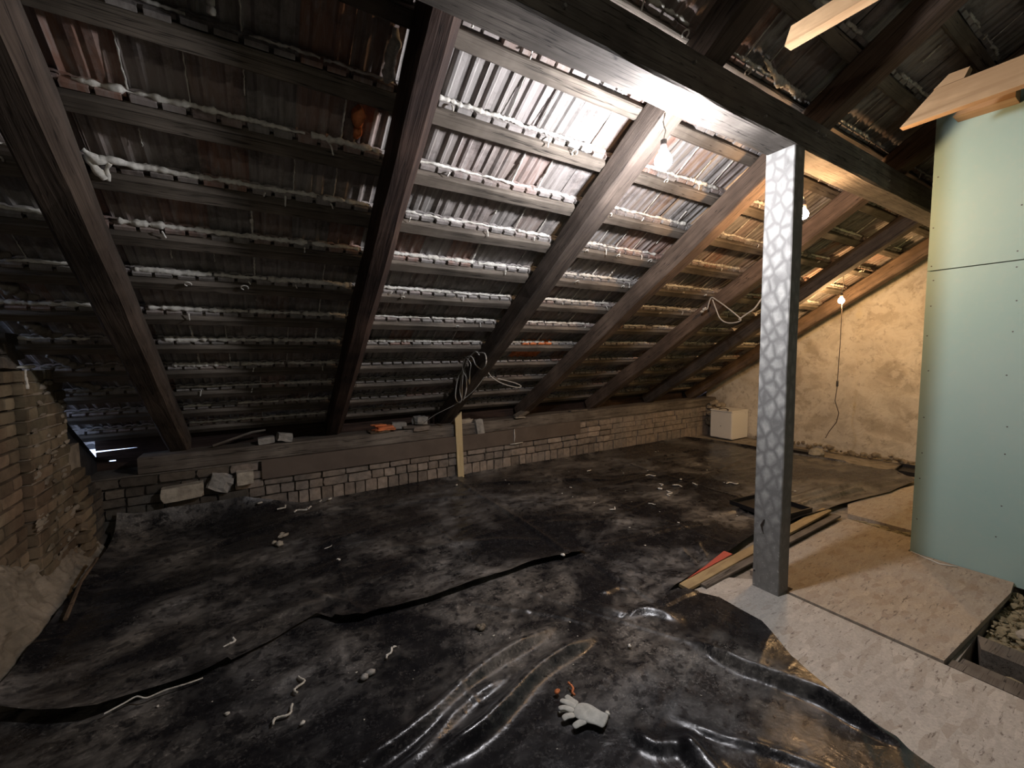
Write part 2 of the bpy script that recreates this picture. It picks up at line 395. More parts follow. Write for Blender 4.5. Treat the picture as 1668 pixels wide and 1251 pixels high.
for idx, (a, k, i, x) in enumerate(cand):
    if k == 11 and i <= 0: continue                      # two missing tiles at the eave let the daylight in
    jx, js = R.uniform(-.003, .003), R.uniform(-.006, .006)
    base = Vector(RP(x + jx, sk(k) + js, 0))
    if idx < 298 and a > 0:
        me = TMR if (k, i) in red_spots else TM[R.choice((0, 0, 1, 2))]
        o = bpy.data.objects.new('roof_tile', me); C.objects.link(o); o.parent = ceiling; o.location = base; o.rotation_euler = (R.uniform(-.012, .012), R.uniform(-.006, .006), 0)
    else:
        V, F = TG[R.choice((0, 1, 2))]
        rest.add([(base.x + xx, base.y - s * cS + n * sS, base.z + s * sS + n * cS) for xx, s, n in V], F)
tag(rest.build('distant_roof_tiles', M['tile'], ceiling), kind='stuff')
for k in range(-9, 11):
    s1 = sk(k) - .032; wd = .075 + R.uniform(-.006, .008)
    me = beam_mesh(XR - XL + .1, wd, .055, 60, .0045, .006, seed=k + 20); me.materials.append(M['batten'])
    o = bpy.data.objects.new('batten', me); C.objects.link(o); o.parent = ceiling
    place(o, RP(XL - .05, s1 - wd / 2, .197), (1, 0, 0), (0, sS, cS))
# added board shuts daylight out at the eave, slits at left let slivers through
b = MB(); b.box((-.90, 5.10, .45), (XR + .3, 5.13, .84))
b.box((-1.3, 5.10, .45), (-.9, 5.13, .600)); b.box((-1.17, 5.10, .60), (-.9, 5.13, .614)); b.box((-1.3, 5.10, .60), (-1.22, 5.13, .614))
b.add([(x, y, z) for y in (5.10, 5.13) for x, z in ((-1.3, .614), (-.9, .614), (-.9, .712), (-1.3, .695))], [(0, 1, 2, 3), (7, 6, 5, 4), (0, 4, 5, 1), (3, 2, 6, 7)])
b.box((-1.3, 5.10, .712), (-.9, 5.13, .90))
b.build('eave_light_block', M['raf_dark'], ceiling)

RX = [-.68, .67, 1.985, 3.16, 4.48, 5.80, 6.98]; RWD = .16
bays = [(XL, -.76)] + [(RX[i] + .085, RX[i + 1] - .085) for i in range(6)] + [(RX[6] + .08, 7.44)]
def bead_tube(mb, pts, r0, r1, seed, step_noise=38):
    rs = []
    for i, p in enumerate(pts):
        q = Vector(p) * step_noise + Vector((seed, 0, 0)); rs.append(max(.0015, r0 + (r1 - r0) * (.5 + .9 * noise.noise(q))))
    mb.tube(pts, rs, 6)
for k in range(-7, 11):
    for bi, (x0, x1) in enumerate(bays):
        amt = 1.0
        if k < -2: amt = .45
        if k >= 5: amt = .55 if bi >= 2 else .8
        if k >= 7: amt = .28 if bi >= 2 else .55
        if bi == 0: amt = min(amt, .5)
        if bi == 1 and k < 1: amt = .30
        if bi == 1 and 1 <= k < 9: amt = 1.0
        if bi >= 5: amt *= .6
        mb = MB(); x = x0 + R.uniform(0, .05); sd = R.uniform(0, 99)
        while x < x1:
            L = R.uniform(.15, .6) * (.5 + amt)
            xe = min(x1, x + L); pts = []; n = max(2, int((xe - x) / .011)); big = R.uniform(.7, 1.3) * (1.35 if bi == 1 and 0 < k < 8 else 1) if amt > .4 else .6
            for j in range(n + 1):
                xx = x + (xe - x) * j / n; q = Vector((xx * 16, k * 5.1, sd))
                pts.append(RP(xx, sk(k) + .004 + .009 * noise.noise(q), .226 + .005 * noise.noise(q * 1.7)))
            bead_tube(mb, pts, .0045 * big, .0165 * big, sd, 60)
            x = xe + (R.uniform(0, .03) if R.random() < amt else R.uniform(.05, .35) * (1.3 - amt))
        # beads up the side joints, drips and curls
        i = int((x0 + 1.2) / .2) + 1
        while -1.2 + .2 * i < x1 - .02:
            xx = -1.2 + .2 * i; i += 1
            if xx < x0 + .02: continue
            if R.random() < .42 * amt + .08:
                s0 = 0 if R.random() < .8 else .1; s1 = R.uniform(.10, .27) if R.random() < .6 else .27; n = 20; thick = R.choice((.4, .5, .8, 1.2))
                pts = [RP(xx + .004 * noise.noise(Vector((j * .6, xx * 9, k))), sk(k) + s0 + (s1 - s0) * j / n, .240 + .009 * (s0 + s1 * j / n) / .3) for j in range(n + 1)]
                bead_tube(mb, pts, .002, .0085 * thick, xx * 7 + k, 70)
            if R.random() < .30 * amt:
                L = R.uniform(.015, .055); dx = R.uniform(-.014, .014); xq = xx + R.uniform(-.08, .08)
                p0 = Vector(RP(xq, sk(k) - .004, .195)); pts = [p0 + Vector((dx * j / 5, -.008 - .005 * math.sin(j), -L * j / 5)) for j in range(6)]
                mb.tube(pts, [.004, .005, .0045, .004, .005, .0035], 5)
            if R.random() < .10 * amt and k < 6:
                xq = xx + R.uniform(-.08, .08); r = R.uniform(.012, .02); pts = [Vector(RP(xq + r * math.cos(a), sk(k) - .022 + r * math.sin(a), .162)) for a in [j * .55 for j in range(-1, 9)]]
                mb.tube(pts, .004, 5)
        if mb.V:
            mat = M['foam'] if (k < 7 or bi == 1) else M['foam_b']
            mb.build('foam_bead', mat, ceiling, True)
# large swollen foam beside the second rafter, at the top left and a broad strip on the dark upper roof
def foam_worm(pts, rad, name='foam_lump', parent=None, mat='foam', seed=0):
    P = [Vector(p) for p in pts]; out = []; rr = []
    for i in range(len(P) - 1):
        m_ = max(2, int((P[i + 1] - P[i]).length / .008))
        for j in range(m_):
            t = j / m_; p = P[i].lerp(P[i + 1], t); r = rad[i] + (rad[i + 1] - rad[i]) * t
            q = p * 30 + Vector((seed, 0, 0)); out.append(p + noise.noise_vector(q * .6) * .006); rr.append(max(.002, r * (1 + .55 * noise.noise(q * 1.6))))
    mb = MB(); mb.tube(out, rr, 9); return mb.build(name, M[mat], parent, True)
foam_worm([RP(.555, 3.63, .235), RP(.56, 3.58, .215), RP(.545, 3.53, .205), RP(.555, 3.47, .205), RP(.55, 3.42, .215)], [.010, .022, .026, .028, .014], parent=ceiling, seed=3)
foam_worm([RP(-.085, 3.52, .22), RP(-.09, 3.49, .20), RP(-.092, 3.46, .195)], [.006, .016, .010], parent=ceiling, seed=6)
foam_worm([RP(2.52, 4.17, .225), RP(2.66, 4.14, .215), RP(2.74, 4.12, .20), RP(2.80, 4.13, .215), RP(2.95, 4.12, .21), RP(3.05, 4.10, .2)], [.008, .016, .03, .014, .026, .012], parent=ceiling, seed=16)
foam_worm([RP(-.60, sk(2) + .06, .20), RP(-.56, sk(2) + .03, .19), RP(-.52, sk(2) + .035, .2), RP(-.42, sk(2) + .012, .215), RP(-.2, sk(2) + .004, .222)], [.012, .018, .016, .014, .009], parent=ceiling, seed=5)
foam_worm([RP(-.60, sk(2) + .04, .2), RP(-.575, sk(2) - .01, .175), RP(-.545, sk(2) - .05, .165)], [.012, .017, .013], parent=ceiling, seed=9)
foam_worm([RP(-.545, sk(2) - .05, .165), RP(-.535, sk(2) + .0, .185), RP(-.52, sk(2) + .035, .2)], [.010, .009, .011], parent=ceiling, seed=12)
for bx, bs in ((-1.12, sk(3) + .1), (-1.13, sk(4) + .08), (-1.13, sk(5) + .1), (-1.14, sk(6) + .08), (-1.13, sk(7) + .06), (-1.12, sk(8) + .1)):
    foam_worm([RP(bx - .05, bs + .10, .225), RP(bx, bs + .04, .22), RP(bx + .05, bs - .03, .215), RP(bx + .10, bs - .035, .225)], [.016, .03, .024, .01], 'mortar_patch', ceiling, 'foam_b', bx * 50 + bs)
mb = MB(); mb.lump(RP(.463, 3.22, .24), (.030, .070, .045), 4, 2); mb.lump(RP(.470, 3.15, .24), (.022, .05, .03), 6, 2); mb.build('orange_tile_patch', M['tile_red'], ceiling, True)  # vivid orange lumps on the tile underside

# ------------------------------------------------------------------ big timbers
rl = ['leftmost dark rafter sloping down beside the brick stack', 'dark rafter with a broad waney right edge, left of the yellow leaning slat',
      'rafter behind the bright cool bulb with a coiled cable on its side', 'brown rafter running down just left of the pale scaly post',
      'rafter passing behind the post with a hanging loop of cable', 'dark rafter right behind the post beyond the warm bulb', 'warm brown rafter lying against the far plastered wall']
rm = ['raf', 'raf_dark', 'raf', 'raf_warm', 'raf_warm', 'raf', 'raf_warm']
for i, x in enumerate(RX):
    me = beam_mesh(RIDGE_S + .35, RWD, .172, 46, .009, .014, seed=i, waney=.045 if i == 1 else .015)  # second rafter's wider wane turns its right edge towards the bulb
    if i == 1:
        for v in me.vertices: pass
    o = link('rafter', me, M[rm[i]]); place(o, RP(x, -.22, .086), (0, -cS, sS), (0, sS, cS)); tag(o, rl[i], 'rafter')
me = beam_mesh(8.7, .165, .19, 60, .006, .008, seed=31); o = link('purlin', me, M['purlin'])
place(o, (-1.25, 1.345, 2.829), (1, 0, 0)); tag(o, 'long heavy horizontal roof beam resting on the pale scaly post', 'beam')
pur = o
for px_, pz in ((1.0, 2.80), (1.75, 2.86), (2.35, 2.79), (2.92, 2.86), (3.02, 2.86), (3.55, 2.84), (4.05, 2.80)):
    mb = MB(); mb.tube([(px_ + 1.25, -.080, pz - 2.829), (px_ + 1.25, -.098, pz - 2.831)], .007, 7); q_ = mb.build('bolt_stub', M['gblock'], pur)
post = empty('support_post', (2.70, 1.35, 0)); tag(post, 'upright square post with pale scaly whitewash standing on the boards', 'post')
me = beam_mesh(2.745, .165, .12, 40, .0022, .006, seed=77)
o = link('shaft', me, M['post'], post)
Mx = Matrix(((0, 0, 1), (0, 1, 0), (-1, 0, 0))).transposed()
for v in me.vertices:  # stand it upright: local x -> z
    x, y, z = v.co; v.co = (z + .06, y, x)
mb = MB(); mb.tube([(-.004, .035 - .02 * 1, .48), (-.008, .03, .44), (-.006, .02, .40)], [.003, .006, .002], 5); mb.build('dark_splinter', M['cable_b'], post)
mb = MB(); mb.tube([(-.003, .068, .12), (.002, .068, .12)], .006, 8); mb.build('nail_hole_plug', M['black'], post)
me = beam_mesh(8.4, .26, .15, 50, .006, .012, seed=41); o = link('wall_plate_timber', me, M['plate'])
place(o, (-.95, 4.86, .60), (1, 0, 0)); tag(o, 'dusty horizontal timber on top of the low brick wall under the rafters', 'beam')

# boards fixed to the knee wall
def board(name, a, b_, mat, label, cat, seed=1, amp=.0015):
    sx, sy, sz = b_[0] - a[0], b_[1] - a[1], b_[2] - a[2]
    me = beam_mesh(sx, sy, sz, 20, amp, .003, seed=seed); o = link(name, me, mat); o.location = (a[0], (a[1] + b_[1]) / 2, (a[2] + b_[2]) / 2)
    return tag(o, label, cat)
board('fascia_board', (-.03, 4.675, .345), (2.86, 4.712, .535), M['trim'], 'long brown-grey board fixed along the low brick wall behind the yellow slat', 'board', 3)
board('fascia_board', (2.87, 4.675, .355), (4.02, 4.712, .545), M['trim'], 'short brown-grey board on the low brick wall right of the pale joint', 'board', 4)
mb = MB(); mb.tube([(2.865, 4.67, .54), (2.868, 4.668, .44), (2.862, 4.67, .36)], [.006, .008, .004], 6); mb.tube([(2.80, 4.67, .345), (2.88, 4.668, .345), (3.0, 4.67, .35)], [.004, .008, .005], 6)
tag(mb.build('foam_dribble', M['foam'], None, True), 'thin pale foam dribble at the joint of the two brown-grey boards', 'foam')

# ------------------------------------------------------------------ knee wall with bricks
b = MB(); b.box((XL - .1, 4.742, -.1), (XR, 5.1, .525)); kw = tag(b.build('wall_back', M['mortar']), kind='structure')
BR = [rough_box(1, 1, 1, i, .045, 1) for i in range(7)]
BRL = []
for key in ('brick', 'brick_d', 'brick_c', 'pblock'):
    lst = []
    for me in BR:
        c = me.copy(); c.materials.append(M[key]); lst.append(c)
    BRL.append(lst)
def brick(parent, c, size, kind=0, rot=(0, 0, 0)):
    o = bpy.data.objects.new('brick', R.choice(BRL[kind])); C.objects.link(o); o.parent = parent
    pl = parent.location; o.location = (c[0] - pl[0], c[1] - pl[1], c[2] - pl[2]); o.scale = size; o.rotation_euler = rot; return o
far = MB(); nb = 0
rows = [(-.03, .165, 'h', 0), (.175, .262, 'm', 0), (.272, .345, 's', 1), (.353, .428, 'm', 2), (.436, .515, 's', 2)]
for z0, z1, mode, rule in rows:
    x = XL
    while x < 7.4:
        w = {'h': R.uniform(.085, .125), 's': R.uniform(.22, .26), 'm': R.choice((.12, .125, .24))}[mode]
        if x < -.05 and mode == 'h' : w = R.uniform(.11, .24)
        xc = x + w / 2; x += w + .010
        if rule == 2 and -.02 < xc < 4.0: continue
        if rule == 1 and .05 < xc < 3.95 and z0 > .3: continue
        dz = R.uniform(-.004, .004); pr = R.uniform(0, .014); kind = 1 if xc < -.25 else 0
        size = (w, .05, z1 - z0 - .004)
        if xc < 4.6 and nb < 290:
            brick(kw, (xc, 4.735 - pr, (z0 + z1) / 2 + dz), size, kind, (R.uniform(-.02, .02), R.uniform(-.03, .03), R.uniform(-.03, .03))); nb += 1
        else:
            far.box((xc - w / 2, 4.715 - pr, z0 + dz), (xc + w / 2, 4.76, z1 + dz))
tag(far.build('distant_bricks', M['brick'], kw), kind='stuff')
# rough masonry corner beyond
mb = MB()
for i in range(26): mb.lump((XR - .12 - R.uniform(0, .28), 4.66 + R.uniform(-.12, .08), R.uniform(.02, .62)), (.07, .06, .05), i, 1)
mb.build('rough_corner_masonry', M['mortar_l'], kw)['kind'] = 'stuff'

# ------------------------------------------------------------------ brick stack on the left
st = empty('brick_stack', (-1.3, 3.96, 0)); tag(st, 'rough brick chimney stack with crumbling plastered foot at the left edge', 'chimney')
b = MB(); b.box((.003, -.30, 0), (.072, .28, 1.47)); b.box((.003, .28, 0), (.04, .775, .52)); b.box((.003, .28, .52), (.04, .62, .88))
b.build('core', M['mortar_l'], st)
def sbrick(c, size, kind=2, rot=(0, 0, 0)): return brick(st, c, size, kind, rot)
for r_ in range(19):
    z = .04 + r_ * .078
    ys = [3.66, 3.795, 3.93, 4.24] if r_ % 2 else [3.66, 3.92, 4.06, 4.24]
    for a, c_ in zip(ys, ys[1:]):
        sbrick((-1.247 + R.uniform(-.006, .008), (a + c_) / 2, z), (.065, c_ - a - .012, .066), 2, (R.uniform(-.035, .035), R.uniform(-.05, .05), R.uniform(-.05, .05)))
    sbrick((-1.255, 3.665 + R.uniform(-.008, .006), z), (.082, .045, .066), 2)
for r_ in range(11):   # racked-back courses toward the knee wall
    z = .04 + r_ * .078; yend = 4.70 - max(0, r_ - 4) * .085
    y = 4.25 + (.06 if r_ % 2 else 0)
    while y < yend:
        l = .225 if R.random() < .6 else .115
        l = min(l, 4.72 - y)
        if l < .05: break
        sbrick((-1.262 + .012 * (11 - r_) * .5 + R.uniform(-.008, .010), y + l / 2, z), (.07, l, .064), 2 if y < 4.4 else 1, (R.uniform(-.06, .06), 0, R.uniform(-.05, .05))); y += l + .014
for r_ in range(19):    # brickwork of the gable in front of the stack
    z = .04 + r_ * .078; y = 3.02 + (.12 if r_ % 2 else 0)
    while y < 3.60:
        l = min(.235, 3.625 - y)
        if l > .05: sbrick((-1.278 + R.uniform(-.004, .006), y + l / 2, z), (.05, l, .066), 2, (R.uniform(-.02, .02), 0, 0))
        y += l + .013
ms = MB()
for i in range(70):
    yy = R.uniform(3.66, 4.35); zz = R.uniform(.2, 1.42) * (1 if yy < 4.2 else .55); xs_ = -1.214 if yy < 4.24 else -1.216
    ms.lump((xs_ + 1.3, yy - 3.96, zz), (.010, R.uniform(.012, .06), R.uniform(.008, .022)), i, 1, .6)
ms.build('mortar_smears', M['mortar_l'], st)['kind'] = 'stuff'
for i in range(7):      # broken shoulder above the stack
    sbrick((-1.275, 3.60 + .04 * (i % 4), 1.52 + .05 * (i // 2)), (.045, .16, .06), 1, (R.uniform(-.2, .2), -.1, R.uniform(-.1, .1)))
# plaster foot: a sloping crumbly mass
V = []; F = []; nu, nv = 70, 34
for i in range(nu + 1):
    t = i / nu; y = 2.3 + 2.40 * t; topz = .10 + .50 * (1 - t) + .12 * noise.noise(Vector((y * 3, 0, 5))) + (.07 if t < .5 else .0)
    out = .20 + .03 * noise.noise(Vector((y * 4, 2, 0))) - (.07 * max(0, t - .75) / .25)
    for j in range(nv + 1):
        u = j / nv; z = topz * (1 - u); fl = out * (.28 + .72 * u ** 1.5)
        q = Vector((y * 7, z * 7, 1)); d = .030 * noise.noise(q) + .018 * noise.noise(q * 3) + .008 * noise.noise(q * 8)
        V.append((.006 + (fl + d) * min(1, .25 + u * 6), y - 3.96, z - .004))
for i in range(nu):
    for j in range(nv): a = i * (nv + 1) + j; F.append((a, a + 1, a + nv + 2, a + nv + 1))
link('plaster_foot', pym('foot', V, F), M['mortar_l'], st, False)
foam_worm([(.085, -.285, 1.485), (.088, -.29, 1.44), (.09, -.29, 1.36)], [.007, .006, .009], 'foam_drip', st, 'foam', 3)
foam_worm([(.05, -.28, 1.497), (.08, -.25, 1.50), (.085, -.17, 1.50)], [.005, .014, .01], 'foam_drip', st, 'foam', 8)

# ------------------------------------------------------------------ green partition
part = empty('wall_partition', (4.15, 1.04, 0)); part['kind'] = 'structure'
def gb(a, b_, name='board_panel'):
    m_ = MB(); m_.box(a, b_); return m_.build(name, M['board'], part)
gb((0, -2.4, -.005), (.013, 0, 2.105)); gb((0, -2.4, 2.112), (.0132, 0, 3.18)); gb((.0135, -.013, -.005), (3.3, 0, 2.6), 'side_panel')
for z in (.55, .82, 1.08, 1.36, 1.62, 1.88, 2.05, 2.17, 2.45, .3, 2.75):
    for y in (-.03, -.42, -.82):
        m_ = MB(); yy, zz = y + R.uniform(-.012, .012), z + R.uniform(-.05, .05); m_.tube([(-.0015, yy, zz), (.002, yy, zz)], .0045, 8); m_.build('screw_head', M['screw'], part)
m_ = MB(); m_.box((.0132, -2.4, 0), (.07, -.02, .05)); m_.box((.0132, -2.4, 2.6), (.07, -.02, 2.66)); m_.build('frame_rail', M['pale'], part)

# ------------------------------------------------------------------ fresh collar timbers upper right
def collar(x, y0, z, h, label, w=.055, L=3.6, cut=1.0):
    poly = [(y0, z), (y0 - L, z), (y0 - L, z + h), (y0 - h * cut, z + h)]
    m_ = MB(); m_.prism(poly, 'x', x, x + w); o = m_.build('collar_tie', M['pale']); return tag(o, label, 'beam')
collar(2.075, 1.035, 2.91, .07, 'pale fresh timber end in the dark roof at the top right edge', cut=.35)
collar(3.35, 1.00, 2.875, .145, 'long pale fresh-sawn timber crossing above the green board')
m_ = MB(); m_.prism([(.93, 3.09), (.66, 3.08), (.66, 3.16), (.87, 3.16)], 'x', 4.02, 4.145); tag(m_.build('timber_block', M['pale']), 'small pale block fixed at the top of the green board', 'block')
m_ = MB(); m_.prism([(.86, 3.022), (.74, 3.022), (.72, 3.07), (.80, 3.075)], 'x', 3.35, 3.40); tag(m_.build('timber_block', M['pale']), 'small pale wedge sitting on top of the long fresh timber', 'block')

# ------------------------------------------------------------------ black sheeting
def seg_fold(p, q, w, h):
    p = Vector(p); q = Vector(q); d = q - p; L = d.length; d /= L; nrm = Vector((-d.y, d.x))
    def f(x, y):
        v = Vector((x, y)) - p; t = v.dot(d) / L
        if t < -.25 or t > 1.25: return 0
        s = v.dot(nrm) + .02 * math.sin(t * 7) * w / .05
        e = max(0, min(1, min(t + .2, 1.2 - t) / .3))
        a = s / w; prof = math.exp(-a * a) if a > 0 else math.exp(-a * a * 3)
        return h * prof * e
    return f
def lerp_curve(pts, t):
    for (a, va), (b_, vb) in zip(pts, pts[1:]):
        if t <= b_: return va + (vb - va) * max(0, (t - a)) / (b_ - a)
    return pts[-1][1]
def wr_noise(x, y, amp, ang=0.0, sc=1.0):
    ca, sa = math.cos(ang), math.sin(ang); u = (x * ca + y * sa) * 1.1 * sc; v = (-x * sa + y * ca) * 5.2 * sc
    a = 1 - abs(noise.noise(Vector((u, v, 1.3)))) * 2.2; b_ = 1 - abs(noise.noise(Vector((u * 2.1, v * 1.7, 7)))) * 2.2
    g = noise.noise(Vector((x * 1.3, y * 1.3, 4))) * .5 + .5
    return amp * g * (max(0, a) ** 3 + .5 * max(0, b_) ** 3) + amp * .8 * (noise.noise(Vector((x * 2, y * 2, 9))) * .5 + .5)
def sheet(name, lo, hi, curve_lo, curve_hi, nx, ny, zf, along='x'):
    """grid: a runs along x (or y), b between two curves of a"""
    V = []; F = []
    for i in range(nx + 1):
        a = lo + (hi - lo) * i / nx; b0, b1 = lerp_curve(curve_lo, a), lerp_curve(curve_hi, a)
        b0 += .012 * noise.noise(Vector((a * 5, 1, 0))); b1 += .012 * noise.noise(Vector((a * 5, 9, 0)))
        for j in range(ny + 1):
            b_ = b0 + (b1 - b0) * j / ny; x, y = (a, b_) if along == 'x' else (b_, a)
            V.append((x, y, zf(x, y, b_ - b0, b1 - b_)))
    for i in range(nx):
        for j in range(ny):
            k = i * (ny + 1) + j; f = (k, k + ny + 1, k + ny + 2, k + 1); F.append(f if along == 'x' else f[::-1])
    me = pym(name, V, F); o = link(name, me, M['sheet'], None, True); return o
foldsC = [seg_fold((.20, 1.50), (1.20, 1.77), .05, .060), seg_fold((.30, 1.42), (.90, 1.62), .040, .030), seg_fold((.52, 1.40), (1.36, 1.60), .05, .055),
          seg_fold((1.88, 1.17), (2.03, .60), .038, .060), seg_fold((1.95, 1.05), (2.02, .70), .02, .015), seg_fold((1.70, 1.74), (1.96, 1.48), .06, .030),
          seg_fold((1.80, 1.90), (1.98, 1.85), .035, .014), seg_fold((1.22, 1.08), (1.38, .86), .05, .028), seg_fold((1.05, 2.25), (1.5, 1.75), .02, .010),
          seg_fold((1.36, .95), (1.30, .70), .05, .03), seg_fold((1.1, 1.9), (1.7, 2.2), .03, .010), seg_fold((-.8, 1.9), (.2, 2.2), .05, .012), seg_fold((.98, 2.3), (.80, 1.75), .012, .008), seg_fold((.4, 2.35), (.75, 1.55), .012, .006), seg_fold((1.35, 2.3), (1.9, 1.2), .014, .007), seg_fold((-.4, 2.2), (.6, 1.1), .014, .007), seg_fold((.7, 1.2), (1.3, .7), .03, .016), seg_fold((1.45, 1.0), (1.7, .6), .025, .018)]
def zC(x, y, dl, dh):
    damp = max(0, min(1, (2.42 - y) / .12)) * max(0, min(1, (2.28 - x) / .10))
    z = .006 + damp * (wr_noise(x, y, .010, .3) + sum(f(x, y) for f in foldsC))
    if x > 2.0 and y > 1.55: z += .010
    return z + (.022 if x > 1.88 and y < 1.62 else (.022 * max(0, (x - 1.6) / .28) if x > 1.6 and y < 1.62 else 0)) * min(1, max(0, (1.72 - y) / .1))
cr = [(-1.5, 2.0), (.2, 2.01), (.44, 2.03), (.64, 2.07), (.96, 2.20), (1.19, 2.36), (1.45, 2.37), (1.62, 2.27), (2.0, 2.17), (2.35, 2.05), (2.62, 2.03)]
o = sheet('plastic_sheet', -1.2, 2.62, [(-1.2, -1.05), (2.62, -1.05)], cr, 320, 300, zC, 'y')
tag(o, 'wrinkled black plastic sheet in the foreground with shiny folds, under the glove', 'plastic sheet')
foldsA = [seg_fold((-.9, 3.9), (.9, 4.45), .07, .03), seg_fold((.2, 2.9), (.45, 2.5), .03, .015), seg_fold((-.9, 3.1), (.8, 3.7), .05, .015),
          seg_fold((1.98, 4.4), (1.95, 2.5), .03, .018), seg_fold((.4, 4.3), (1.8, 4.0), .06, .02), seg_fold((-.6, 2.55), (.2, 2.75), .06, .02), seg_fold((.9, 3.2), (1.9, 2.7), .05, .014), seg_fold((.45, 4.5), (.40, 2.5), .014, .008), seg_fold((-1.0, 3.4), (2.0, 3.55), .014, .008), seg_fold((1.2, 4.5), (1.3, 2.5), .014, .007), seg_fold((-.4, 4.4), (-.3, 2.5), .014, .007)]
eA = [(-1.09, 2.62), (-1.0, 2.57), (-.79, 2.42), (-.66, 2.36), (-.3, 2.38), (0, 2.50), (.22, 2.62), (.34, 2.47), (.45, 2.41), (.55, 2.42), (.83, 2.38), (1.27, 2.39), (1.63, 2.40), (2.09, 2.34)]
def zA(x, y, dl, dh):
    z = .014 + wr_noise(x, y, .013, .25) + sum(f(x, y) for f in foldsA)
    lift = .035 * (1 + .8 * noise.noise(Vector((x * 2.2, 3, 1)))) * (1.0 if x > .3 or x < -.2 else .25); z += lift * math.exp(-dl / .09)
    if x < .3: z += .16 * math.exp(-dh / .10) * max(0, min(1, (.3 - x) / .5))
    z += .03 * math.exp(-dh / .05)
    if x < -.98: z += (-.98 - x) * .3
    return z
o = sheet('plastic_sheet', -1.09, 2.09, eA, [(-1.15, 4.66), (2.09, 4.69)], 230, 170, zA)
tag(o, 'dusty black plastic sheet beneath the long brown-grey board, reaching the brick stack', 'plastic sheet')
foldsB = [seg_fold((2.1, 3.0), (2.9, 2.55), .04, .012), seg_fold((2.7, 2.7), (6.2, 3.3), .035, .016), seg_fold((3.9, 2.2), (5.9, 1.9), .05, .035), seg_fold((4.2, 2.0), (5.6, 1.8), .03, .022),
          seg_fold((2.6, 1.78), (2.75, 2.0), .02, .02), seg_fold((2.75, 1.8), (2.95, 2.0), .02, .02), seg_fold((2.2, 4.3), (3.4, 3.7), .05, .02), seg_fold((4.6, 1.95), (6.2, 1.72), .04, .03), seg_fold((3.2, 3.9), (5.8, 4.0), .05, .014), seg_fold((3.0, 4.5), (3.1, 1.9), .016, .008), seg_fold((4.3, 4.5), (4.2, 1.9), .016, .008), seg_fold((2.1, 3.4), (6.3, 3.45), .016, .008), seg_fold((2.2, 2.4), (3.3, 2.2), .04, .018)]
def zB(x, y, dl, dh):
    damp = max(0, min(1, (x - 2.1) / .12))
    return .004 + damp * (.006 + wr_noise(x, y, .012, -.1) + sum(f(x, y) for f in foldsB) + .035 * math.exp(-dl / .07)) + .03 * math.exp(-dh / .05)
o = sheet('plastic_sheet', 1.98, 6.75, [(1.98, 1.66), (2.27, 1.66), (3.35, 1.79), (4.8, 1.72), (5.6, 1.60), (6.37, 1.58), (6.75, 1.9)], [(1.98, 4.69), (6.4, 4.62), (6.55, 4.3), (6.75, 2.4)], 250, 150, zB)
tag(o, 'greyish dusty black plastic sheet behind the post, stretching to the white box', 'plastic sheet')

# ------------------------------------------------------------------ boards on the floor at the right
def slab(name, poly, z0, z1, mat, label, cat='board'):
    m_ = MB(); m_.prism(poly, 'z', z0, z1); return tag(m_.build(name, mat), label, cat)
slab('chipboard_panel', [(1.86, 1.60), (2.30, 1.60), (2.66, 1.56), (2.785, 1.45), (2.785, -1.6), (1.86, -1.6)], -.010, .016, M['osb'], 'dusty chipboard panel in the foreground at the foot of the post, edged by black sheet')
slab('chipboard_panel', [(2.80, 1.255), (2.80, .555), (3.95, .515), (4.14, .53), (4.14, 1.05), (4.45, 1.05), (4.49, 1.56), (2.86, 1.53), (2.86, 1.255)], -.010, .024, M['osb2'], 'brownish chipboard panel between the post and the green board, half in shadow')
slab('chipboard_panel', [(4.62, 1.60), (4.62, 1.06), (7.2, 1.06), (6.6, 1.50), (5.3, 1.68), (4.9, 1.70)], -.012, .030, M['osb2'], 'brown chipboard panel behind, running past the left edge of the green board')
slab('joist', [(2.80, .54), (2.80, -1.6), (2.87, -1.6), (2.87, .54)], -.18, .012, M['plate'], 'narrow timber joist beside the foreground chipboard at the right edge')
slab('floor_plank', [(2.885, .53), (2.885, .30), (2.985, .29), (2.985, .525)], -.06, -.02, M['plate'], 'short pale plank piece beside the narrow joist')
slab('floor_plank', [(2.885, .285), (2.885, -1.6), (2.99, -1.6), (2.985, .275)], -.055, -.012, M['plate'], 'longer pale plank continuing beyond the short piece to the right edge')
slab('joist', [(3.13, .49), (3.13, -1.6), (3.27, -1.6), (3.27, .53)], -.18, -.005, M['plate'], 'wide pale timber joist below the sandy rubble at the right edge')
mb = MB()
for i in range(1500):
    x = R.uniform(3.28, 4.12); y = R.uniform(-.35, .52); g_ = R.choice((.5, .5, .7, 1.3)); mb.lump((x, y, -.055 + R.uniform(0, .03) + .035 * noise.noise(Vector((x * 5, y * 5, 0)))), (R.uniform(.008, .025) * g_, R.uniform(.008, .025) * g_, R.uniform(.008, .018) * g_), i, 1, .6)
for i in range(90):
    mb.lump((R.uniform(3.0, 3.12), R.uniform(-.35, .45), -.14 + R.uniform(0, .04)), (.03, .04, .025), i + 900, 1, .6)
b_ = MB(); 
mb.box((3.27, -1.6, -.17), (4.14, .52, -.055)); mb.box((2.99, -1.6, -.17), (3.13, .52, -.13))
tag(mb.build('rubble_fill', M['rubble']), 'sandy rubble and straw filling the open floor beside the chipboard', 'rubble', kind='stuff')
mb = MB(); mb.lump((3.50, .38, -.01), (.06, .05, .022), 2, 2, .3); tag(mb.build('mortar_lump', M['pblock']), 'pale lump lying on the sandy rubble at the right edge', 'stone')
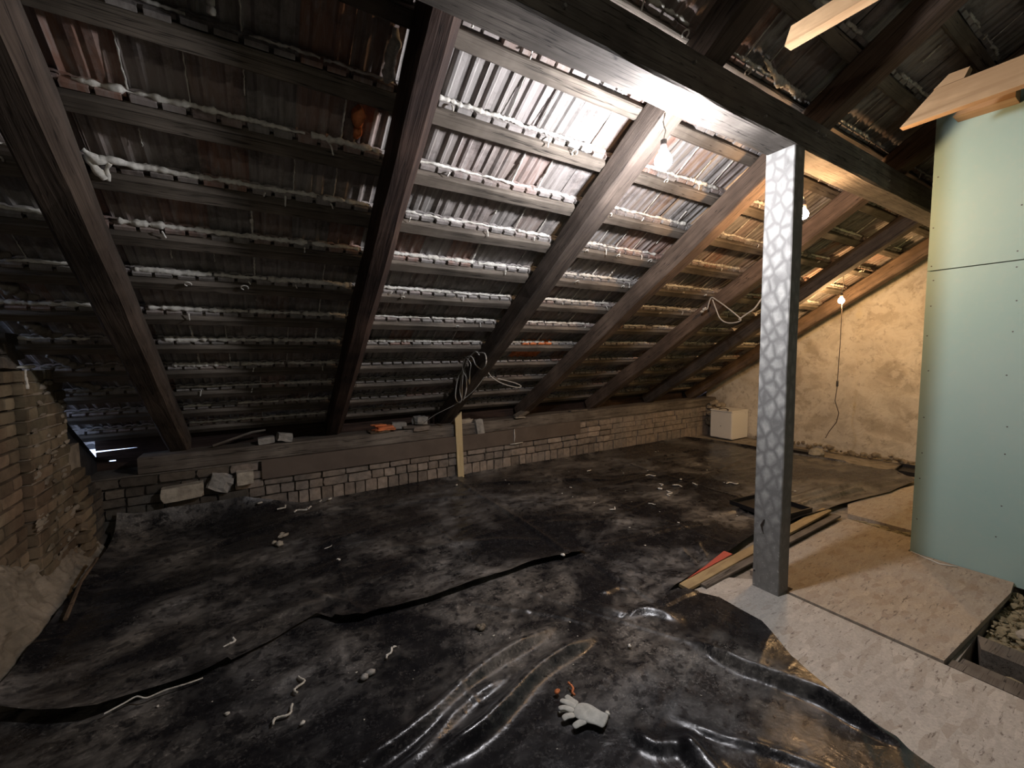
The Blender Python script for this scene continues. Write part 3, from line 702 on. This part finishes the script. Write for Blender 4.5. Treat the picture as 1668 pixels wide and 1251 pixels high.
mb = MB(); mb.lump((3.33, .17, -.0), (.05, .06, .012), 5, 2, .5); tag(mb.build('crumpled_paper', M['paper']), 'crumpled white scrap on the rubble at the right edge', 'paper')
mb = MB()
for i in range(60): mb.lump((R.uniform(4.5, 4.61), R.uniform(1.08, 1.52), -.005 + R.uniform(-.005, .012)), (.02, .03, .01), i, 1, .5)
tag(mb.build('debris_strip', M['rubble']), 'crumbly debris in the gap between two brown chipboard panels', 'rubble', kind='stuff')
def lath(p, q, w, h, z, mat, label, seed=0):
    L = (Vector(q) - Vector(p)).length; me = beam_mesh(L, w, h, 16, .002, .003, seed=seed); o = link('floor_lath', me, mat)
    place(o, (p[0], p[1], z), (q[0] - p[0], q[1] - p[1], 0)); return tag(o, label, 'lath')
lath((2.27, 1.63), (4.55, 1.74), .075, .022, .032, M['floorslat'], 'long yellowish lath on the floor behind the post along the black sheet')
lath((2.40, 1.585), (4.50, 1.635), .055, .02, .024, M['plate'], 'greyer lath in front of the long yellowish lath by the post', 4)
m_ = MB(); m_.prism([(2.36, 1.665), (2.93, 1.700), (2.92, 1.76), (2.60, 1.70)], 'z', .046, .052); tag(m_.build('plastic_strip', M['red']), 'red pointed plastic strip lying on the lath left of the post', 'strip')
mb = MB(); mb.tube([(4.13, 1.03, .03), (4.10, .95, .028), (4.06, .86, .028), (4.10, .78, .03)], .004, 6); tag(mb.build('string', M['paper'], None, True), 'thin white string on the board at the foot of the green wall', 'string')

# ------------------------------------------------------------------ leaning slat, white box, trays
m_ = MB(); m_.prism([(2.035, -.01), (2.115, -.01), (2.105, .80), (2.105, .84), (2.015, .76)], 'y', 0, .022)
o = m_.build('wooden_stake', M['slat']); o.location = (0, 4.655, .0); o.rotation_euler = (-.02, 0, 0); tag(o, 'pale yellow wooden stake leaning upright against the low brick wall', 'slat')
wb = empty('white_box', (6.93, 4.10, .012)); tag(wb, 'white box-shaped appliance in the far corner by the plastered wall', 'box')
def bb(name, a, b_, mat='white'):
    bm = bmesh.new(); bmesh.ops.create_cube(bm, size=1)
    for v in bm.verts: v.co = Vector([a[i] + (v.co[i] + .5) * (b_[i] - a[i]) for i in range(3)])
    bmesh.ops.bevel(bm, geom=bm.edges[:], offset=.004, segments=2, affect='EDGES'); me = bpy.data.meshes.new(name); bm.to_mesh(me); bm.free()
    return link(name, me, M[mat], wb)
bb('cabinet_body', (.018, 0, 0), (.50, .40, .475)); bb('front_panel', (0, .004, .012), (.016, .396, .47)); bb('top_panel', (-.004, -.004, .478), (.50, .404, .50)); bb('hinge_cap', (.40, -.012, .43), (.46, -.002, .46))
mb = MB(); mb.tube([(0, .20, .445 - .445 + .22), (-.004, .20, .22)], .008, 8); mb.build('lock_knob', M['cork'], wb)
mb = MB(); pts = [(6.96 + .12 * math.sin(a * .9), 4.36 - .05 * a, .525 + .012 * math.sin(a * 2)) for a in [i * .35 for i in range(14)]]; mb.tube(pts, .007, 6)
tag(mb.build('black_cable', M['cable_b'], None, True), 'dark cable lying curled on top of the white box', 'cable')
def tray(c, sx, sy, rot, label):
    t = empty('black_tray', c, (0, 0, rot)); tag(t, label, 'tray')
    m_ = MB(); m_.box((-sx / 2, -sy / 2, 0), (sx / 2, sy / 2, .006)); m_.build('base', M['black'], t)
    m_ = MB(); w = .012; h = .042
    m_.box((-sx / 2, -sy / 2, .006), (sx / 2, -sy / 2 + w, h)); m_.box((-sx / 2, sy / 2 - w, .006), (sx / 2, sy / 2, h)); m_.box((-sx / 2, -sy / 2 + w, .006), (-sx / 2 + w, sy / 2 - w, h)); m_.box((sx / 2 - w, -sy / 2 + w, .006), (sx / 2, sy / 2 - w, h)); m_.build('rim', M['black'], t)
tray((4.12, 2.04, .045), .50, .48, -.12, 'black shallow tray on the sheeting right behind the post')
tray((7.02, 1.66, .0), .46, .52, .12, 'black shallow tray by the far wall left of the green board')
mb = MB(); mb.box((6.85, 2.85, 0), (7.0, 3.35, .05)); o = mb.build('black_batten', M['black']); tag(o, 'low black strip on the floor between the post and the far wall', 'strip')
mb = MB(); mb.lump((6.9, 2.8, .05), (.16, .10, .07), 3, 2, .3); tag(mb.build('concrete_lump', M['gblock']), 'grey lump standing by the far wall just right of the post', 'stone')

# ------------------------------------------------------------------ lamps
def bulb_mesh(r):
    prof = [(0, -1.0), (.35, -.94), (.65, -.76), (.88, -.47), (1, 0), (.93, .38), (.72, .75), (.5, 1.05), (.42, 1.35)]
    V = []; F = []; n = 16
    for rr, z in prof:
        for k in range(n): V.append((rr * r * math.cos(2 * math.pi * k / n), rr * r * math.sin(2 * math.pi * k / n), z * r))
    for i in range(len(prof) - 1):
        for k in range(n): F.append((i * n + k, i * n + (k + 1) % n, (i + 1) * n + (k + 1) % n, (i + 1) * n + k))
    return pym('bulb', V, F)
def lamp(p, r, mat, top, label, tail=None):
    t = empty('pendant_lamp', p); tag(t, label, 'lamp', None)
    link('bulb', bulb_mesh(r), M[mat], t, True)
    mb = MB(); mb.tube([(0, 0, r * 1.25), (0, 0, r * 1.25 + .05)], [.017, .015], 12); mb.build('lamp_holder', M['cork'], t, True)
    P = Vector(p); q = Vector(top) - P; mb = MB(); a = Vector((0, 0, r * 1.25 + .05)); mb.tube([a.lerp(q, i / 6) + Vector((.006 * math.sin(i), .006 * math.cos(i * 1.7), 0)) * (0 < i < 6) for i in range(7)], .004, 6); mb.build('cord', M['cable'], t, True)
    return t
lamp(BULB1, .043, 'bulb1', (1.88, 1.52, 2.80), 'brightest cool-white bulb hanging below the long roof beam, left of the post')
lamp(BULB2, .034, 'bulb2', (3.20, 1.50, 2.80), 'warm bulb glowing right at the edge of the pale scaly post')
lamp((-.6, -2.6, 2.5), .034, 'fill_bulb', (-.6, -2.62, 3.3), 'added fill bulb behind the viewer that lifts the dark left side')  # made-up lamp out of view, brightens the dark left side
t3 = lamp(BULB3, .034, 'bulb3', (6.20, 2.29, 2.62), 'warm bulb on a hanging cord in front of the far plastered wall')
mb = MB(); pts = [(0.02, 0, .05), (.03, .0, -.10), (.0, -.01, -.53), (0, 0, -1.0)]; mb.tube(pts, .004, 6); mb.build('switch_cord', M['cable_b'], t3, True)
mb = MB(); mb.tube([(0, 0, -.99), (0, 0, -1.0), (0, 0, -1.06), (0, 0, -1.07)], [.006, .013, .013, .006], 8); mb.build('inline_switch', M['cork'], t3, True)
mb = MB(); mb.tube([(0, 0, -1.07), (.01, .02, -1.25), (0, -.03, -1.4), (.0, -.01, -1.52), (0, .07, -1.66), (0, .10, -1.74)], .0045, 6); mb.build('cord_end', M['cable_b'], t3, True)

# ------------------------------------------------------------------ cables
def spline(pts, n=10):
    P = [Vector(p) for p in pts]; out = []
    for i in range(len(P) - 1):
        p0, p1, p2, p3 = P[max(i - 1, 0)], P[i], P[i + 1], P[min(i + 2, len(P) - 1)]
        for j in range(n):
            t = j / n; out.append(.5 * ((2 * p1) + (p2 - p0) * t + (2 * p0 - 5 * p1 + 4 * p2 - p3) * t * t + (3 * p1 - p0 - 3 * p2 + p3) * t ** 3))
    return out + [P[-1]]
def cable(name, pts, r, mat, label, cat='cable'):
    mb = MB(); mb.tube(spline(pts), r, 6); return tag(mb.build(name, M[mat], None, True), label, cat)
cable('coiled_cable', [(1.86, 3.70, 1.56), (1.86, 3.56, 1.55), (1.84, 3.50, 1.46), (1.85, 3.62, 1.40), (1.86, 3.76, 1.44), (1.85, 3.83, 1.52), (1.84, 3.98, 1.50), (1.85, 4.05, 1.38), (1.86, 3.95, 1.28), (1.85, 3.90, 1.24), (1.86, 3.90, 1.36), (1.85, 3.86, 1.46),
      (1.84, 4.02, 1.52), (1.86, 4.10, 1.34), (1.85, 4.14, 1.16), (1.84, 4.04, 1.06), (1.85, 3.97, 1.20), (1.86, 4.03, 1.38), (1.85, 4.17, 1.30), (1.84, 4.24, 1.10), (1.85, 4.20, 1.02), (1.86, 4.13, 1.05), (1.85, 4.07, 1.25), (1.86, 4.0, 1.45), (1.87, 3.8, 1.57), (1.88, 3.72, 1.54)], .0065, 'cable', 'tangled coil of pale cable hanging on the side of the rafter above the leaning slat')
cable('cable_loop', [(2.09, 3.95, 1.38), (2.14, 3.95, 1.30), (2.28, 3.95, 1.22), (2.46, 3.95, 1.17), (2.52, 3.95, 1.18), (2.44, 3.95, 1.22), (2.22, 3.95, 1.28)], .006, 'cable', 'small open loop of pale cable sticking out right of the coiled cable')
cable('thin_wire', [(2.05, 3.85, 1.37), (1.98, 4.05, 1.16), (1.86, 4.25, 1.00), (1.70, 4.5, .86), (1.60, 4.66, .74)], .004, 'cable', 'thin wire running down the rafter behind the yellow slat')
cable('cable_loop', [(4.30, 2.86, 2.02), (4.30, 2.82, 2.14), (4.30, 2.74, 2.10), (4.30, 2.55, 1.95), (4.30, 2.48, 1.87), (4.3, 2.60, 1.85), (4.3, 2.70, 1.90), (4.30, 2.76, 2.02), (4.30, 2.80, 2.12)], .007, 'cable', 'hanging triangular loop of pale cable left of the post on a rafter')
cable('hanging_cable', [(4.30, 2.50, 1.88), (4.30, 2.42, 1.93), (4.30, 2.34, 1.98), (4.30, 2.28, 2.06), (4.32, 2.2, 2.16)], .008, 'cable', 'pale cable rising from the triangular loop behind the post')
mb = MB(); mb.tube([(4.29, 2.90, 2.02), (4.29, 2.87, 2.03)], .018, 8); mb.lump((4.29, 2.92, 2.0), (.02, .025, .015), 3, 1); tag(mb.build('cable_connector', M['foam']), 'small white connector blob at the cable loop left of the post', 'connector')
cable('sheet_thread', [(-.64, 2.34, .03), (-.58, 2.36, .035), (-.54, 2.37, .04), (-.50, 2.345, .035), (-.44, 2.355, .035), (-.36, 2.35, .035), (-.30, 2.36, .03)], .0035, 'foam', 'long thin white thread lying along the sheet fold at lower left', 'thread')
mb = MB(); mb.tube([(-1.02, 3.28, .06), (-1.06, 3.68, .10), (-1.075, 4.06, .10)], [.012, .010, .011], 6); tag(mb.build('wooden_stick', M['stick']), 'thin brown stick lying at the foot of the brick stack', 'stick')

# ------------------------------------------------------------------ blocks and rubble on the low wall
def block(name, c, size, mat, label, rot=(0, 0, 0), cat='stone', seed=1, amp=.1):
    me = rough_box(*size, seed, amp, 2); o = link(name, me, M[mat]); o.location = c; o.rotation_euler = rot; return tag(o, label, cat)
block('pale_brick', (-.64, 4.655, .345), (.30, .12, .13), 'pblock', 'long pale broken block resting on the low wall at the left', (0, -.06, .03), 'brick', 2, .05)
block('grey_stone', (-.36, 4.67, .375), (.17, .11, .15), 'gblock', 'pointed grey stone between the two pale blocks on the low wall', (0, .4, .1), 'stone', 5, .22)
block('pale_brick', (-.17, 4.665, .395), (.14, .11, .125), 'pblock', 'squarish pale block against the left end of the long board', (0, .03, .1), 'brick', 7, .06)
block('grey_brick', (0.02, 4.80, .710), (.145, .10, .065), 'gblock', 'whitish small brick on the timber, left of its twin, right of the dark first rafter', (0, -.08, .05), 'brick', 8, .05)
block('grey_brick', (.18, 4.80, .725), (.13, .10, .085), 'gblock', 'grey stone-shaped brick on the timber left of the second rafter', (0, .2, .2), 'brick', 11, .16)
lathp = [(-.42, 4.83, .70), (-.1, 4.88, .79), (.02, 4.88, .80)]
mb = MB(); mb.tube(lathp, [.012, .012, .010], 6); tag(mb.build('thin_rod', M['plate']), 'thin grey rod lying slanted on the timber by the small bricks', 'rod')
tf = empty('tile_fragments', (1.16, 4.78, .675)); tag(tf, 'pile of broken red clay tile pieces on the timber between second and third rafter', 'tile')
for i, (dx, dy, dz, sx, sy, sz, mt) in enumerate([(-.04, 0, .01, .22, .13, .022, 'brick_c'), (.0, -.01, .032, .20, .12, .02, 'tile_red'), (.03, .0, .053, .18, .12, .02, 'tile_red'), (-.03, .02, .075, .15, .10, .018, 'tile_red'), (.08, -.03, .03, .12, .08, .02, 'tile_red')]):
    o = link('tile_piece', rough_box(sx, sy, sz, i + 30, .12, 2), M[mt], tf); o.location = (dx, dy, dz); o.rotation_euler = (R.uniform(-.06, .06), R.uniform(-.06, .06), R.uniform(-.4, .4))
block('grey_brick', (1.36, 4.81, .725), (.17, .10, .075), 'gblock', 'white-grey brick beside the red tile pieces on the timber', (0, .05, -.1), 'brick', 14, .05)
block('flat_slate', (1.55, 4.78, .695), (.34, .13, .025), 'plate', 'flat dark slab under the round grey stone on the timber', (0, .06, .05), 'slab', 15, .03)
block('brick_half', (1.60, 4.75, .675), (.20, .10, .05), 'brick', 'dull brown half brick beneath the flat dark slab', (0, 0, .05), 'brick', 16, .05)
block('grey_stone', (1.62, 4.82, .76), (.15, .12, .095), 'gblock', 'rounded grey stone on the flat slab left of the third rafter', (0, .1, .3), 'stone', 17, .2)
block('leaning_brick', (2.37, 4.72, .60), (.11, .06, .24), 'gblock', 'grey brick standing upright against the timber right of the yellow slat', (-.12, -.12, .1), 'brick', 19, .05)
block('mortar_clump', (2.22, 4.80, .69), (.17, .09, .06), 'mortar_l', 'rough mortar clump between the yellow slat and the upright brick', (0, 0, 0), 'mortar', 21, .25)
block('wood_offcut', (3.05, 4.78, .72), (.26, .09, .05), 'plate', 'small wood offcut on the timber at the foot of the fourth rafter', (.1, -.25, .3), 'offcut', 22, .05)
block('paint_chip', (2.98, 4.71, .686), (.17, .05, .012), 'pblock', 'thin pale flake on the timber left of the fourth rafter foot', (0, .02, .05), 'flake', 24, .12)
block('wood_offcut', (4.05, 4.76, .69), (.34, .06, .022), 'plate', 'flat grey wood piece on the timber left of the fifth rafter foot', (0, .03, .04), 'offcut', 25, .06)

# ------------------------------------------------------------------ litter on the sheeting
def crumb(x, y, kind, label, s=1.0, rot=0, z=.022, cat='foam crumb', group=None, mat='foam', name='foam_crumb'):
    mb = MB(); sd = R.uniform(0, 50)
    if kind == 'c':
        for i in range(3): mb.lump((R.uniform(-.012, .012) * s, R.uniform(-.012, .012) * s, .004 * s), (R.uniform(.012, .022) * s, R.uniform(.010, .018) * s, .009 * s), sd + i, 1, .6)
    else:
        n = {'l': 5, 'v': 5, 's': 7}[kind]; pts = []
        for i in range(n):
            t = i / (n - 1) - .5
            if kind == 'l': pts.append((t * .09 * s, .008 * math.sin(i * 2) * s, .004))
            elif kind == 'v': pts.append((t * .09 * s, (abs(t) - .25) * .07 * s, .004))
            else: pts.append((t * .13 * s, .022 * math.sin(i * 1.3) * s, .004))
        mb.tube(spline(pts, 4), [max(.003, (.0065 + .004 * noise.noise(Vector((i * .9, sd, 0)))) * s) for i in range((n - 1) * 4 + 1)], 6)
    o = mb.build(name, M[mat], None, True); o.location = (x, y, z); o.rotation_euler = (0, 0, rot); return tag(o, label, cat, group)
crumb(-.06, 4.60, 'c', 'pale crumb on the sheet below the squarish pale block', 1, z=.14)
crumb(.13, 4.55, 'v', 'curved white foam bit at the top left of the sheeting', 1.2, .8, z=.07)
crumb(.30, 4.44, 's', 'branching white foam strip on the sheeting near the long board', 1.3, .3, z=.05)
crumb(.34, 4.42, 'l', 'short foam stub crossing the branching foam strip', .7, 1.7, z=.06)
crumb(.47, 4.58, 'l', 'tiny white foam curl below the left part of the long board', .7, 1.2, z=.06)
crumb(.56, 4.60, 'c', 'small white triangular crumb near the wall below the long board', 1.0, z=.06)
crumb(.09, 3.91, 'c', 'larger pale lump, upper of a pair, on the dark sheeting at the left', 2.0, .5, .035, 'lump', mat='pblock', name='mortar_lump')
crumb(.05, 3.77, 'c', 'larger pale lump, lower of a pair, on the dark sheeting at the left', 1.9, 1.5, .035, 'lump', mat='pblock', name='mortar_lump')
crumb(.40, 3.50, 'l', 'short pale foam piece right of the pair of lumps', .8, .5)
crumb(.44, 3.24, 'c', 'round grey crumb right of the pair of lumps on dark sheeting', 1.0)
crumb(-.28, 2.63, 'l', 'thin white foam bit, left of a pair, above the thread', .9, 2.1)
crumb(-.20, 2.60, 'v', 'thin white foam hook, right of a pair, above the thread', 1.0, 1.2)
crumb(.09, 2.08, 's', 'white squiggle of foam standing out in the middle foreground', .8, 1.3)
crumb(.50, 2.06, 'l', 'bright white foam stick in the middle of the sheeting', .85, .9)
crumb(.535, 2.09, 'c', 'small white foam nub beside the bright foam stick', .5)
crumb(.37, 1.97, 'c', 'chunky grey-white crumb in the middle foreground', 1.3, mat='gblock')
crumb(.02, 1.93, 's', 'curved white foam worm at the lower middle of the sheeting', .8, .6)
crumb(.08, 1.85, 'c', 'small white crumb below the curved foam worm', .6)
crumb(-.19, 2.07, 'c', 'small white crumb left of the curved foam worm', .5)
crumb(.99, 1.99, 'c', 'yellowish crumbly flake on the sheeting above the glove', 1.4, .3, mat='mortar_l')
crumb(1.08, 1.40, 'c', 'reddish brick chip on the fold just above the glove', .75, .3, .03, 'brick chip', mat='tile_red', name='brick_chip')
crumb(1.14, 1.38, 'l', 'second thin reddish brick chip beside the first above the glove', .8, 1.2, .03, 'brick chip', mat='tile_red', name='brick_chip')
crumb(1.04, 1.31, 'l', 'white foam stub just above the glove fingers', .5, 2.6)
crumb(1.19, 1.21, 'c', 'small white crumb right of the glove', .6)
crumb(1.58, 1.45, 'c', 'tiny pale crumb on the sheeting right of the reddish chips', .5)
for x, y, kd, sz, lb in [(3.58, 3.99, 'l', .9, 'small white foam bit farthest back on the dusty sheeting towards the low wall'), (3.75, 3.02, 'c', 1.2, 'white foam chunk at the left of the cluster left of the post'), (3.71, 2.86, 's', 1.2, 'squiggly foam strip at the front of the cluster left of the post'),
    (4.01, 2.98, 'v', 1.2, 'curled foam bit in the middle of the cluster left of the post'), (4.22, 2.92, 'l', 1.0, 'short foam stick at the right of the cluster left of the post'), (4.07, 3.42, 's', .9, 'thin foam squiggle behind the cluster left of the post'),
    (4.24, 3.12, 'c', .8, 'white crumb at the back right of the cluster left of the post'), (3.88, 3.10, 'v', .9, 'small foam hook at the back of the cluster left of the post'), (3.3, 2.75, 'l', .8, 'lone foam stick in front of the cluster left of the post'),
    (4.6, 2.7, 's', 1.0, 'foam squiggle close to the left side of the post'), (2.95, 3.6, 'c', .8, 'lone white crumb on the sheeting behind the white curl')]:
    crumb(x, y, kd, lb, sz, R.uniform(0, 3), .026)
for i in range(26):
    crumb(R.uniform(2.3, 5.2), R.uniform(2.1, 4.3), 'c', 'tiny white crumb on the dusty sheeting behind the post', R.uniform(.25, .5), R.uniform(0, 3), .022, group='tiny crumbs on the far sheeting')
for i in range(34):
    crumb(R.uniform(-.5, 1.9), R.uniform(1.0, 2.3), 'c', 'tiny pale crumb scattered on the foreground sheeting', R.uniform(.12, .3), R.uniform(0, 3), .016, group='tiny crumbs on the foreground sheeting')
crumb(2.89, 2.87, 'v', 'white curl of foam in the middle of the dusty sheeting', 1.0, .2)
crumb(1.90, 4.40, 'c', 'small bright white crumb on the sheeting below the yellow slat', .9)
crumb(1.86, 2.36, 'c', 'white crumb on the overlapping sheet edge in the middle', .9, z=.05)

# ------------------------------------------------------------------ glove
gl = bpy.data.meshes.new('glove'); bm = bmesh.new()
def chain(bm, pts, rad, flat=.45):
    pts = [Vector(p) for p in pts]; prev = None; n = 8
    for i, (p, r) in enumerate(zip(pts, rad)):
        d = (pts[min(i + 1, len(pts) - 1)] - pts[max(i - 1, 0)]).normalized(); a = Vector((-d.y, d.x, 0)).normalized()
        ring = [bm.verts.new(p + a * math.cos(2 * math.pi * k / n) * r + Vector((0, 0, 1)) * math.sin(2 * math.pi * k / n) * r * flat) for k in range(n)]
        if prev:
            for k in range(n): bm.faces.new((prev[k], prev[(k + 1) % n], ring[(k + 1) % n], ring[k]))
        else: bm.faces.new(ring[::-1])
        prev = ring
    bm.faces.new(prev)
chain(bm, [(0, 0, .012), (.03, 0, .015), (.065, .002, .014), (.09, .004, .011), (.12, -.002, .013), (.142, -.005, .010)], [.034, .050, .052, .043, .040, .044], .22)
for pts in ([(.01, .030, .012), (-.025, .043, .013), (-.055, .060, .010)], [(.005, .012, .013), (-.035, .022, .016), (-.070, .030, .010)], [(.005, -.008, .013), (-.04, -.008, .016), (-.062, -.020, .009)],
            [(.012, -.026, .012), (-.018, -.043, .013), (-.034, -.058, .008)], [(.06, -.034, .012), (.035, -.058, .013), (.018, -.078, .009)]):
    chain(bm, [pts[0], Vector(pts[0]).lerp(Vector(pts[1]), .5), pts[1], Vector(pts[1]).lerp(Vector(pts[2]), .7), pts[2]], [.015, .016, .0155, .015, .009], .4)
for v in bm.verts: v.co += noise.noise_vector(v.co * 35) * .004
bm.to_mesh(gl); bm.free(); o = link('work_glove', gl, M['glove'], None, True)
sb = o.modifiers.new('s', 'SUBSURF'); sb.levels = 1; sb.render_levels = 2
o.location = (1.075, 1.29, .022); o.rotation_euler = (0, 0, -.95); tag(o, 'crumpled grey-white work glove lying on the black sheeting in the foreground', 'glove')
